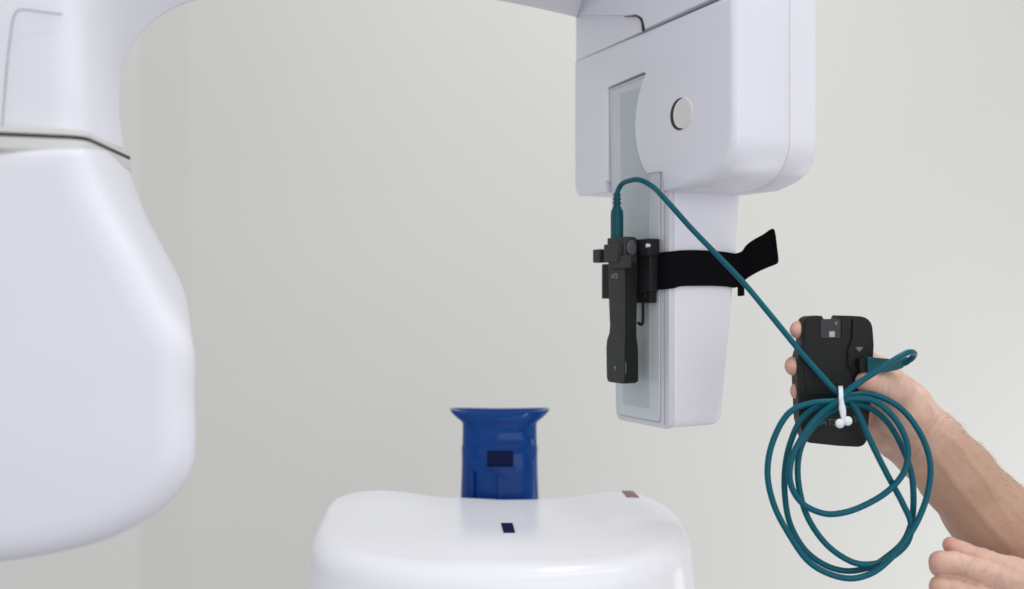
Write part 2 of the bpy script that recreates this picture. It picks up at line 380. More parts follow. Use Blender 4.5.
# housing lofted front to back
Fo = [(87, 147), (98, 178), (112, 208), (136, 250), (163, 300), (189, 345), (191, 400), (191, 460), (180, 487), (152, 516), (102, 542), (45, 557), (-20, 566), (-110, 569)]
Bo = [(125, 155), (136, 190), (146, 215), (163, 248), (182, 285), (189, 312), (189, 390), (186, 450), (172, 480), (142, 500), (92, 520), (45, 530), (-20, 536), (-110, 538)]
def head_outline(pts, d, inset, y):
    q = [P(px, py, d) for px, py in pts]
    c = catmull([(p.x, p.z) for p in q], 5)
    cx = P(-110, 0, d).x
    full = c + [np.array((2 * cx - p[0], p[1])) for p in c[::-1]]
    cen = np.array((cx, CZ - 0.10))
    out = []
    n = len(full)
    for i in range(n):
        t = full[min(i + 1, n - 1)] - full[max(i - 1, 0)]; nrm = np.array((t[1], -t[0])); nrm /= (np.linalg.norm(nrm) + 1e-9)
        if np.dot(nrm, cen - full[i]) < 0: nrm = -nrm
        p = full[i] + nrm * inset
        out.append(Vector((p[0], y, p[1])))
    return out
def mixo(a, b, f): return [p.lerp(q, f) for p, q in zip(a, b)]
A0 = head_outline(Fo, .75, 0.026, .7440); A1 = head_outline(Fo, .75, 0.015, .7458); A2 = head_outline(Fo, .75, 0.007, .7500); A3 = head_outline(Fo, .752, 0.0025, .7560); A4 = head_outline(Fo, .757, 0.0, .7660)
B0 = head_outline(Bo, .875, 0.0, .875); B1 = head_outline(Bo, .90, 0.012, .93); B2 = head_outline(Bo, .90, 0.05, .98)
solid_levels('tube_head', [A0, A1, A2, A3, A4, mixo(A4, B0, .33), mixo(A4, B0, .66), B0, B1, B2], M['white'], xr, angle=60)

# ------------------------------------------------------------------ chin support
cs = thing('chin_support', (-0.005, 1.2, CZ - 0.62),
           'white rounded patient shelf with a glossy blue chin rest standing at its back', 'chin rest')
def shelf():
    NA, C = 240, Vector((-0.012, 1.165, 0)); rings = []
    def outline(a):
        c, s = math.cos(a), math.sin(a); e = 2 / 3.2 if s > 0 else 2 / 2.5
        hx = 0.213; hy = 0.150 if s > 0 else 0.135
        if s > 0: e = 2 / (9.0 if c < 0 else 4.5)
        return hx * abs(c) ** e * (1 if c > 0 else -1), hy * abs(s) ** e * (1 if s > 0 else -1)
    def ztop(x, y):
        ax_ = abs(x - 0.0); f = 1 / (1 + math.exp(-(ax_ - 0.100) / 0.018)); bk = min(1, max(0, (y + 0.04) / 0.16)); bk = bk * bk * (3 - 2 * bk)
        z = -0.2625 + 0.0125 * f * bk - (0.006 * min(1, max(0, -x - .165) / .045) ** 1.5 + 0.014 * min(1, max(0, x - .155) / .05) ** 1.6) * bk
        if y < 0: z -= 0.9 * y * y
        return z
    prof = [(r, 0, 0) for r in np.linspace(0.04, 1.0, 18)]
    for a in np.linspace(R(10), R(90), 9): prof.append((1, math.sin(a), 1 - math.cos(a)))
    prof += [(1.014, 1, 2.4), (1.028, 1, 4.5), (1.04, 1, 8), (1.045, 1, 14)]
    vs = []; fs = []
    for r, h, dz in prof:
        for i in range(NA):
            a = 2 * math.pi * i / NA; x, y = outline(a)
            k = min(1, max(0, (0.11 - y) / 0.20)); k = k * k * (3 - 2 * k); rad = 0.007 + 0.021 * k
            L = math.hypot(x, y); core = (L - rad) / L            # flat top ends a shoulder radius inside the rim
            sc_r = core * r if (h == 0 and r <= 1) else (core + (rad / L) * h + (r - 1))
            zz = ztop(x * min(sc_r, core), y * min(sc_r, core))
            drop = rad * dz if dz <= 1.001 else rad + 0.025 * (dz - 1)
            vs.append((C.x + x * sc_r, C.y + y * sc_r, CZ + zz - drop))
    K = len(prof)
    for k in range(K - 1):
        for i in range(NA):
            j = (i + 1) % NA; fs.append((k * NA + i, k * NA + j, (k + 1) * NA + j, (k + 1) * NA + i))
    fs.append(tuple(range(NA))); fs.append(tuple(range((K - 1) * NA, K * NA)))
    o = mesh_obj('shelf', vs, fs, M['shelf'], cs, angle=70)
    return o, ztop, C
sh, ztop, C = shelf()
def on_shelf(px, py):
    d = 1.2
    for _ in range(30):
        p = P(px, py, d); zt = CZ + ztop(p.x - C.x, p.y - C.y)
        d += ((CZ - zt) * F / (py - 294.5) - d) * .5
    p = P(px, py, d); return Vector((p.x, p.y, CZ + ztop(p.x - C.x, p.y - C.y)))
def decal(name, corners, m, parent, lift=0.0006):
    q = [on_shelf(*c) for c in corners]
    vs = [p + Vector((0, 0, lift)) for p in q] + [p - Vector((0, 0, 0.001)) for p in q]
    fs = [(0, 1, 2, 3), (7, 6, 5, 4), (0, 4, 5, 1), (1, 5, 6, 2), (2, 6, 7, 3), (3, 7, 4, 0)]
    return mesh_obj(name, vs, fs, m, parent, smooth=False)
decal('sensor_window', [(501, 524), (512.5, 524), (515, 533), (503.5, 533)], M['sensor'], cs, 0.0014)
decal('sticker', [(622, 491.6), (633, 492.0), (639, 497.8), (627, 497.2)], M['sticker'], cs, 0.0014)

cb = 1.345
def blue_rest():
    cx = P(499.5, 0, cb).x; k = cb / F
    rings = []
    prof = [(411.5, 50.6, .026, .0), (413, 50.2, .028, .0), (415.5, 48.0, .031, .0), (418.5, 44.2, .031, .0), (421.5, 40.4, .030, .0), (424, 38.0, .0265, .0), (426, 37.7, .0265, .0), (429.5, 37.5, .0300, .0), (436, 37.7, .0310, .0), (443, 37.9, .0310, .0), (444.5, 37.9, .0297, .0), (446, 38.0, .0297, .0), (449.5, 38.7, .0338, .0), (460, 38.4, .0342, .0), (475, 38.7, .0342, .0), (490, 39.3, .0345, .0), (510, 39.8, .035, 0), (560, 40.0, .036, 0)]
    for y, hw, dep, off in prof:
        z = CZ + (294.5 - y) * k; ring = []
        for i in range(48):
            a = 2 * math.pi * i / 48; e = 2 / 2.8
            c, s = math.cos(a), math.sin(a)
            X = hw * k * abs(c) ** e * (1 if c > 0 else -1); Y = dep * abs(s) ** e * (1 if s > 0 else -1)
            lift = 0
            if y < 416: lift = 0.0015 * (abs(X) / (50 * k)) ** 2.2 + (-0.0025 if s < 0 else -0.001) * (1 - (abs(X) / (50 * k)) ** 2)
            ring.append(Vector((cx + X, cb + 0.02 + Y, z + lift)))
        rings.append(ring)
    # hollow of the cup
    for sc_, dz in [(0.93, -0.001), (0.8, -0.006), (0.5, -0.010), (0.1, -0.012)]:
        z0 = rings[0]
        rings.insert(0, None) if False else None
    cup = []
    base = rings[0]; cc = Vector((cx, cb + 0.02, CZ + (294.5 - 412) * k))
    for s_, dz in [(0.08, -.012), (0.45, -.010), (0.78, -.006), (0.93, -.001)]:
        cup.append([cc + Vector(((p.x - cc.x) * s_, (p.y - cc.y) * s_, (p.z - cc.z) * s_ + dz)) for p in base])
    rest = solid_levels('chin_rest', cup + rings, M['blue'], cs, angle=50)
    def slab(name, x0, x1, y0, y1, dep0, dep1, m, bev, par):
        pts = []
        for d_ in (dep0, dep1):
            for (x, y) in ((x0, y1), (x1, y1), (x1, y0), (x0, y0)):
                p = Vector(((x - 512) * k, d_, CZ + (294.5 - y) * k)); pts.append(p)
        o = mesh_obj(name, pts, [(0, 1, 2, 3), (7, 6, 5, 4), (0, 4, 5, 1), (1, 5, 6, 2), (2, 6, 7, 3), (3, 7, 4, 0)], m, par)
        bevel(o, bev, 3); return o
    yf = cb + 0.02 - 0.0338
    slab('bite_slot', 487.5, 513.5, 449, 464.5, yf - 0.0015, yf + 0.01, M['navy'], 0.0012, rest)  # raised slab in place of a recess, its shade put into the navy
    for x0 in (489.5, 497.5, 505.5): slab('slot_post', x0, x0 + 5.5, 450, 463.5, yf - 0.0022, yf + 0.008, M['navy'], 0.0016, rest)
    slab('slot_lip', 485, 516, 464.8, 467.5, yf - 0.0045, yf + 0.006, M['blue'], 0.0014, rest)
    slab('support_rib', 471, 474, 470, 520, yf - 0.0038, yf + 0.01, M['blue'], 0.0015, rest)
    slab('support_rib', 497, 502, 472, 520, yf - 0.0042, yf + 0.01, M['blue'], 0.002, rest)
blue_rest()

# ------------------------------------------------------------------ slim black device clamped to the column
dv = thing('clamped_device', D(0.11, -0.02, -0.10),
           'slim black device clamped upright to the white column, teal plug in its top', 'device')
tf = -0.032; sc_n = S_of(624, tf)
def dev_ring(z, pl, pc, pr, r=0.0018):
    sn = S_of(pc, tf); sl = S_of(pl, tf); tr = T_of(pr, sn)
    q = fillet([(sl, tf), (sn, tf), (sn, tr), (sl, tr)], [r, r, r, r], 4)
    return [D(s, t, z) for s, t in q]
zz = lambda y: Z_of(y, sc_n, tf)
rings = [dev_ring(zz(y), a, b, c, r) for y, a, b, c, r in
         [(238, 608, 624, 637.5, .0018), (262, 608, 624, 637.5, .0018), (300, 608.4, 624, 637, .0018), (326, 609.4, 624, 636.5, .0018), (334, 608.8, 624, 636.5, .0018), (341, 606.5, 623.8, 637, .0018), (348, 605.8, 623.6, 638, .0018),
          (365, 606, 623.4, 638.3, .0018), (379, 606.2, 623.3, 638.3, .0018), (382.3, 606.8, 623.1, 637.8, .002), (384, 608.2, 622.6, 636.5, .0025)]]
body = solid_levels('body', rings, M['stick'], dv, angle=40)
def pbox(name, pl, pc, pr, y0, y1, t0, m, parent=dv, bev=0.0009, t1=None):
    sn = S_of(pc, t0); sl = S_of(pl, t0)
    t_1 = T_of(pr, sn) if t1 is None else t1
    return dbox(name, sl, sn, t0, t_1, Z_of(y1, sn, t0), Z_of(y0, sn, t0), m, parent, bev)
side = []
for y, a, b, c, r in [(262, 608, 624, 637.5, 0), (300, 608.4, 624, 637, 0), (326, 609.4, 624, 636.5, 0), (334, 608.8, 624, 636.5, 0), (341, 606.5, 623.8, 637, 0), (348, 605.8, 623.6, 638, 0), (365, 606, 623.4, 638.3, 0), (379, 606.2, 623.3, 638.3, 0), (382.5, 606.8, 623.1, 637.8, 0)]:
    sn_ = S_of(b, tf); tr_ = T_of(c, sn_)
    side.append([D(sn_ - .003, tf + .0022, zz(y)), D(sn_ + .0005, tf + .0014, zz(y)), D(sn_ + .0005, tr_ - .0004, zz(y)), D(sn_ - .003, tr_ - .0004, zz(y))])
solid_levels('side_panel', side, M['black'], dv, angle=40)
# bracket and its pieces
pbox('back_plate', 601.5, 645, 0, 262, 299, -0.0095, M['black_soft'], dv, .0012, t1=0.001)
pbox('clamp_block', 603.5, 617, 626, 243.5, 262, -0.0385, M['stick'], dv, .0012)
pbox('clamp_block', 608, 625.5, 632, 255, 268, -0.0365, M['stick'], dv, .0012)
pbox('clamp_knob', 592.5, 599.5, 608, 249, 262.5, -0.034, M['stick'], dv, .0015)
pbox('top_plate', 607, 625, 636, 236.5, 243, -0.030, M['stick'], dv, .0012)
cl = pbox('clamp_jaw', 633, 648, 655.5, 238.5, 256, -0.0155, M['black_soft'], dv, .0012, t1=0.0005)
pbox('jaw_arm', 628, 650, 0, 250, 292, -0.0120, M['black_soft'], dv, .002, t1=-0.001)
pbox('lower_tab', 620, 650, 0, 286, 303, -0.008, M['black_soft'], dv, .0015, t1=0.001)
sk = S_of(647, -0.0158); zk = Z_of(245.5, sk, -0.0158)
disc('screw', sk, zk, 0.0023, -0.0165, -0.0125, M['metal'], cl, 0.0004, 20)
# round thumb screw between jaw and body, axis along U
def cyl_u(name, s0, s1, t, z, r, m, parent, bev=.0008, seg=28, ez=1.0):
    vs = [D(s, t + r * math.cos(a), z + ez * r * math.sin(a)) for s in (s0, s1) for a in np.linspace(0, 2 * math.pi, seg, endpoint=False)]
    fs = [tuple(range(seg)), tuple(range(seg, 2 * seg))[::-1]] + [(i, (i + 1) % seg, seg + (i + 1) % seg, seg + i) for i in range(seg)]
    o = mesh_obj(name, vs, fs, m, parent); bevel(o, bev, 3, 40); return o
sn = S_of(629, -0.024)
cyl_u('thumb_screw', sn - 0.012, sn + 0.006, -0.0235, Z_of(248, sn, -0.026), 0.0062, M['knob'], dv, .0012, ez=1.35)
# hook loop hanging at the right of the body
sh_ = S_of(643, -0.006)
tube('hook', catmull([D(sh_, -0.006, Z_of(y, sh_, -0.006)) for y in (298, 308, 318)] + [D(sh_ - .001, -0.006, Z_of(323.5, sh_, -0.006)), D(sh_ - .005, -0.006, Z_of(324.5, sh_, -0.006)), D(sh_ - .009, -0.006, Z_of(323, sh_, -0.006))], 5), 0.0017, M['black_soft'], dv, 8)

def text(name, body_, size, loc, xdir, up, m, parent, ext=0.00012):
    cu = bpy.data.curves.new(name, 'FONT'); cu.body = body_; cu.size = size; cu.extrude = ext; cu.align_x = 'CENTER'; cu.align_y = 'CENTER'
    t = bpy.data.objects.new('tmp_text', cu); COL.objects.link(t)
    dg = bpy.context.evaluated_depsgraph_get(); me = bpy.data.meshes.new_from_object(t.evaluated_get(dg)); me.name = name
    bpy.data.objects.remove(t); bpy.data.curves.remove(cu)
    x = Vector(xdir).normalized(); u_ = Vector(up).normalized(); z_ = x.cross(u_)
    Mx = Matrix((x, u_, z_)).transposed().to_4x4(); me.transform(Mx)
    me.materials.clear(); me.materials.append(m)
    o = bpy.data.objects.new(name, me); COL.objects.link(o); o.parent = parent
    o.location = Vector(loc) - WL[parent]; WL[o] = Vector(loc); return o
tt = tf - 0.0002
text('lettering', 'ATS', 0.0075, D(S_of(614.5, tt), tt, zz(276)), U, (0, 0, 1), M['mark_pale'], body)
tri = [(-1.9, 0), (1.9, 0), (0.4, -2.0), (0.15, -5), (-0.15, -5), (-0.4, -2.0)]
s0_ = S_of(615, tt); z0_ = zz(368)
prism('arrow_mark', [(s0_ + a * .0011, z0_ + b * .0008) for a, b in tri][::-1], tt, tf + .001, M['mark_pale'], body)
prism('arrow_mark', [(s0_ - .0004, z0_), (s0_ + .0004, z0_), (s0_, z0_ + .005)], tt, tf + .001, M['mark'], body)
# bar mark on the dark side face
sn = S_of(623.4, tf) + 0.0008; t_a = T_of(625.3, sn)
vs = [D(sn + e, t_a + dt, z) for e in (0, -0.001) for dt, z in ((0, zz(374)), (0.0011, zz(374)), (0.0011, zz(362)), (0, zz(362)))]
mesh_obj('bar_mark', vs, [(0, 1, 2, 3), (7, 6, 5, 4), (0, 4, 5, 1), (1, 5, 6, 2), (2, 6, 7, 3), (3, 7, 4, 0)], M['mark'], body, smooth=False)

# ------------------------------------------------------------------ strap round the column
def strap():
    path = []  # (s,t, ztop, zbot)
    zt = lambda y, s, t: Z_of(y, s, t)
    pts = []
    for s, t, yt, yb in [(0.155, -0.003, 254, 290), (0.172, -0.001, 253, 290), (0.185, 0.000, 252, 289.5), (0.1925, 0.002, 251.5, 289), (0.1945, 0.008, 251, 288.2)]:
        pts.append((D(s, t, zt(yt, s, t)), D(s, t, zt(yb, s, t))))
    for px, yt, yb in [(680, 250.3, 286.5), (695, 250, 286), (712, 250.8, 286), (726, 252, 286.6), (736, 253.2, 287.6)]:
        s = 0.1945; t = T_of(px, s); pts.append((D(s, t, zt(yt, s, t)), D(s, t, zt(yb, s, t))))
    d0 = D(0.1945, 0.09, 0).y
    tail = [(742, 251, 741.5, 283, .000), (746, 245.5, 748.5, 277.5, -.004), (753, 240, 758, 272, -.010), (763, 234.5, 768, 267.5, -.018), (772.5, 228.6, 777.2, 263.6, -.025), (774.6, 230.5, 778.4, 261.5, -.027)]
    for a, b, c, e, dd in tail: pts.append((P(a, b, d0 + dd), P(c, e, d0 + dd + .002)))
    T_ = catmull([p[0] for p in pts], 6); B_ = catmull([p[1] for p in pts], 6); n = len(T_)
    th = 0.0009; vs = []; fs = []; K = 7
    for i in range(n):
        tg = T_[min(i + 1, n - 1)] - T_[max(i - 1, 0)]; ac = B_[i] - T_[i]; nr = np.cross(tg, ac); nr /= np.linalg.norm(nr)
        for sgn in (1, -1):
            for k in range(K):
                vs.append(Vector(T_[i] + ac * k / (K - 1) + nr * th * sgn * (0.4 if k in (0, K - 1) else 1)))
    W = 2 * K
    for i in range(n - 1):
        for k in range(K - 1):
            fs.append((i * W + k, i * W + k + 1, (i + 1) * W + k + 1, (i + 1) * W + k))
            fs.append((i * W + K + k, (i + 1) * W + K + k, (i + 1) * W + K + k + 1, i * W + K + k + 1))
        fs.append((i * W, (i + 1) * W, (i + 1) * W + K, i * W + K)); fs.append((i * W + K - 1, i * W + W - 1, (i + 1) * W + W - 1, (i + 1) * W + K - 1))
    for i in (0, n - 1):
        for k in range(K - 1): fs.append((i * W + k, i * W + k + 1, i * W + K + k + 1, i * W + K + k))
    o = mesh_obj('fastening_strap', vs, fs, M['strap'], None, origin=D(0.1945, 0.04, 0.005), angle=50)
    o['label'] = 'wide black woven strap round the white column, free end sticking out right'; o['category'] = 'strap'
    # under layer peeping out below at the far corner, running round the back
    s = 0.1955
    q = []
    for px, yt, yb in [(737.5, 281, 296), (741, 281, 296.2), (744.5, 280, 295.6)]:
        q.append((P(px, yt, d0 - .0015), P(px, yb, d0 - .0015)))
    vs = [p for pr in q for p in pr] + [p + Vector((0.0004, 0.0018, 0)) for pr in q for p in pr]
    fs = []
    for i in range(2):
        a = 2 * i; fs += [(a, a + 1, a + 3, a + 2), (6 + a, 8 + a, 9 + a, 7 + a), (a, a + 2, a + 8, a + 6), (a + 1, a + 7, a + 9, a + 3)]
    fs += [(0, 6, 7, 1), (4, 5, 11, 10)]
    mesh_obj('strap_end', vs, fs, M['strap'], o, smooth=False)
    # the run behind the column
    bk = [(0.1940, T_of(737, .194)), (0.186, 0.106), (0.13, 0.1055), (0.085, 0.103), (0.0775, 0.09), (0.0765, 0.03), (0.078, 0.003), (0.10, -0.001), (0.155, -0.0015)]
    c = catmull([(a, b, 0) for a, b in bk], 6)
    vs = []; fs = []
    for i, p in enumerate(c):
        tg = c[min(i + 1, len(c) - 1)] - c[max(i - 1, 0)]; nr = np.array((tg[1], -tg[0])); nr = nr / np.linalg.norm(nr) * 0.0008
        for sg in (1, -1):
            for z in (0.008, 0.045): vs.append(D(p[0] + nr[0] * sg, p[1] + nr[1] * sg, z))
    for i in range(len(c) - 1):
        a = 4 * i; fs += [(a, a + 1, a + 5, a + 4), (a + 2, a + 6, a + 7, a + 3), (a, a + 4, a + 6, a + 2), (a + 1, a + 3, a + 7, a + 5)]
    mesh_obj('strap_back_run', vs, fs, M['strap'], o, angle=50)
strap()

# ------------------------------------------------------------------ black box held in the hand
BD = 0.985                                # front face distance
bx = thing('power_pack', P(838, 447, BD + .01), 'rounded black box held up in a hand, white contact in its top notch', 'battery pack')
def bprism(name, outline, y0, y1, m, parent, bev=0.0, seg=4):
    """outline in photo pixels at the box front distance; y0, y1 depth offsets"""
    n = len(outline); q = [P(a, b, BD) for a, b in outline]
    vs = [p + Vector((0, y0, 0)) for p in q] + [p + Vector((0, y1, 0)) for p in q]
    fs = [tuple(range(n)), tuple(range(n, 2 * n))[::-1]] + [(i, (i + 1) % n, n + (i + 1) % n, n + i) for i in range(n)]
    o = mesh_obj(name, vs, fs, m, parent)
    if bev: bevel(o, bev, seg, 32)
    return o
box_o = fillet([(803.5, 316.5), (822, 315.8), (824, 319.5), (837, 319.8), (839, 315.6), (872, 316.5), (874, 345), (871, 400), (866.5, 447.5), (838, 446), (805, 442.5), (799.5, 420), (797.5, 380), (797.2, 360), (801.5, 345)],
               [.1 * 160, 1, 1, 1, 1, 150 * .1, 30, 30, 11, 40, 9, 30, 12, 12, 12], 6)
pk = bprism('body', box_o, 0.0, 0.021, M['black'], bx, 0.0028, 5)
n1 = bprism('contact_notch', fillet([(820.5, 319), (840.5, 319), (840.5, 338), (820.5, 338)], [1, 1, 1.5, 1.5], 3), -0.0004, 0.002, M['dark'], pk, 0.0002, 2)
bprism('contact', [(829, 331.3), (834.6, 331.3), (834.6, 337), (829, 337)], -0.0009, 0.001, M['pale'], n1, 0.0002, 2)
bprism('contact', fillet([(834.5, 322), (837.5, 321), (837, 324.5), (835, 325.8)], .8, 3), -0.0009, 0.001, M['mark'], n1, 0.0002, 2)
bprism('port_cover', fillet([(852, 318), (868, 322), (869.5, 350), (866, 371), (855, 374), (847.5, 366), (847, 350), (851, 340)], [3, 6, 3, 3, 3, 3, 3, 3], 4), -0.0022, 0.002, M['black'], pk, 0.0012, 3)
bprism('arrow_mark', [(854.5, 347), (862.5, 347), (858.6, 351.8)], -0.0025, 0, M['mark'], pk, 0)
bprism('raised_rim', fillet([(805, 318), (820, 317), (820, 338.5), (841, 338.5), (841, 318), (852, 318), (850, 340), (845, 350), (846, 368), (854, 377), (852, 395), (806, 395), (802, 360), (804, 345)], 2.5, 4), -0.0008, 0.002, M['black'], pk, 0.0008, 3)
text('lettering', 'ATS', 0.0092, P(829, 422.5, BD) + Vector((0, -0.0003, 0)), (1, 0, -0.05), (0.05, 0, 1), M['mark_dim'], pk)
text('lettering', 'Y', 0.0092, P(855.5, 419.5, BD) + Vector((0, -0.0003, 0)), (1, 0, -0.05), (0.05, 0, 1), M['mark_dim'], pk)

# ------------------------------------------------------------------ teal cable
cbl = thing('cable', P(838, 400, .965), 'long teal cable from the clamped device to a coil hanging before the hand', 'cable')
d_dev = D(S_of(617, -0.022), -0.022, 0).y
seq = [(616.8, 214, d_dev), (616.8, 200, d_dev), (617.5, 192, d_dev), (621, 185, d_dev - .002), (629, 180.8, d_dev - .020), (640, 180, d_dev - .040), (651, 185.5, d_dev - .052), (665, 199, 1.068),
       (690, 227, 1.06), (715, 253, 1.045), (742, 281, 1.03), (768, 312, 1.01), (800, 351, .985), (822, 376, .972), (838, 393, .962), (848, 399, .962),
       (857, 411, .963), (870, 440, .965), (888, 476, .966), (903, 504, .966), (911, 524, .966), (908, 541, .966), (895, 555, .966), (878, 563, .966), (860, 564, .966), (846, 559, .966),
       (826, 544, .966), (808, 518, .966), (799.5, 490, .966), (798, 462, .965), (804, 440, .964), (820, 420, .964), (836, 408.5, .965), (853, 404.5, .968),
       (870, 408, .972), (888, 423, .974), (902, 447, .973), (911, 472, .972), (913.5, 500, .973), (911, 524, .975), (903, 542, .974), (888, 556, .973), (870, 567, .972), (847, 571, .972),
       (826, 565.5, .972), (806, 551, .973), (790.5, 525, .973), (785, 497, .972), (785, 469, .971), (790, 444, .970), (801, 420, .970), (818, 406.5, .970), (840, 400, .9705),
       (853, 395, .9695), (872, 394.5, .967), (899, 407, .965), (920, 433, .964), (930, 462, .964), (928, 492, .964), (917, 522, .963), (902, 545, .960), (888, 561, .959), (872, 573, .959), (851, 578.5, .959),
       (827, 573, .959), (808, 561, .960), (790, 536, .961), (774, 505, .962), (767.5, 473, .963), (773, 441, .963), (790, 412, .962), (812, 403, .961), (838, 401, .9565),
       (853, 398.5, .9575), (874, 401, .959), (895, 419, .960), (906, 440, .960), (908, 455, .960), (904, 472, .960), (888, 491, .959), (863, 506, .958), (842, 513, .958), (824, 513.5, .958), (802, 503, .958),
       (790.5, 483, .957), (792, 458, .957), (807, 430, .957), (822, 413, .956), (838, 401, .9520), (850, 389, .951), (866, 378, .950), (884, 366.5, .948), (900, 356.5, .948), (909, 352.3, .951), (914, 353.3, .957), (912, 358, .965), (907, 361, .970), (899, 363, .9735), (892, 364, .975)]
path = catmull([P(a, b, c) for a, b, c in seq], 7)
tube('cord', path, 0.0029, M['teal'], cbl, 14)
# upper plug
s_p, t_p = S_of(617, -0.022), -0.022
def plug_ring(z, r, rt=None, e=0.75):
    rt = rt or r; out = []
    for a in np.linspace(0, 2 * math.pi, 24, endpoint=False):
        c, s = math.cos(a), math.sin(a)
        out.append(D(s_p + r * abs(c) ** e * (1 if c > 0 else -1), t_p + rt * abs(s) ** e * (1 if s > 0 else -1), z))
    return out
zp = lambda y: Z_of(y, s_p, t_p)
pr = [(238, .0066), (215, .0066), (211, .0062), (208.5, .005)]
plug = solid_levels('plug', [plug_ring(zp(y), r) for y, r in pr], M['teal_dark'], cbl, angle=50)
rr = []
for y, r in [(209, .0046), (206.5, .0046), (206, .0037), (204.8, .0037), (204.3, .0046), (202, .0046), (201.5, .0036), (200.3, .0036), (199.8, .0044), (197.8, .0044), (197.3, .0035), (196, .0035), (195.5, .0041), (193.8, .0041), (193.3, .003)]:
    rr.append(plug_ring(zp(y), r, e=1.0))
solid_levels('strain_relief', rr, M['teal_dark'], cbl, angle=40)
# lower plug in the box
o = bprism('plug', fillet([(861.5, 355.8), (882, 358), (892, 359), (897, 360), (897, 366.5), (890, 369), (880, 371), (862, 371.8)], [1, 3, 3, 2, 2, 3, 3, 1], 4), -0.0165, -0.0030, M['teal_dark'], cbl, 0.0035, 5)
tube('strain_relief', [P(a, b, c) for a, b, c in [(893, 363.3, .9755), (898, 363, .9738), (904, 361.8, .9715), (908, 360.5, .969)]], [.0050, .0046, .0042, .0036], M['teal_dark'], cbl, 14)
bprism('plug_tip', fillet([(855, 358), (863, 357.5), (863, 370.5), (855, 370)], 1, 3), -0.0135, -0.0005, M['black'], pk, 0.001, 2)

# white cable tie
ti = thing('cable_tie', P(841, 398, .955), 'small white cable tie holding the teal coil together at its top', 'cable tie')
band = []
for a in np.linspace(0, 2 * math.pi, 40, endpoint=False):
    c, s = math.cos(a), math.sin(a); p = P(840.5 + 0.6 * s, 398 - 11.5 * c, .963 - 0.0165 * s); band.append(p)
rings = []
for i, p in enumerate(band):
    out = (p - P(840.5, 398, .963)).normalized() * 0.0006; sx = Vector((0.0021, 0, 0))
    rings.append([p - sx - out, p + sx - out, p + sx + out, p - sx + out])
o = solid_levels('band', rings, M['tie'], ti, closed_loft=True, angle=60); bevel(o, .0004, 2)
rg = []
for y, hw, th, dd in [(399, .0020, .0008, 0), (404, .0022, .0010, 0), (407, .0030, .0016, 0), (412, .0031, .0018, 0), (417, .0023, .0016, 0), (421, .0022, .0016, 0)]:
    p = P(841.5 + (y - 399) * .1, y, .9462); rg.append([p + Vector((hw * math.cos(a), th * math.sin(a), 0)) for a in np.linspace(0, 2 * math.pi, 16, endpoint=False)])
solid_levels('tail', rg, M['tie'], ti, angle=60)
def blob(px, py, d, r):
    c = P(px, py, d); vs = []; fs = []; A, B = 16, 10
    for j in range(1, B):
        th = math.pi * j / B
        for i in range(A): vs.append(c + Vector((r * math.sin(th) * math.cos(2 * math.pi * i / A), .6 * r * math.sin(th) * math.sin(2 * math.pi * i / A), r * math.cos(th))))
    for j in range(B - 2):
        for i in range(A): k = (i + 1) % A; fs.append((j * A + i, j * A + k, (j + 1) * A + k, (j + 1) * A + i))
    fs.append(tuple(range(A))); fs.append(tuple(range((B - 2) * A, (B - 1) * A)))
    return vs, fs
v1, f1 = blob(840, 423.5, .945, .0044); v2, f2 = blob(847.6, 421, .945, .0044)
mesh_obj('knot', v1 + v2, f1 + [tuple(i + len(v1) for i in f) for f in f2], M['tie'], ti)

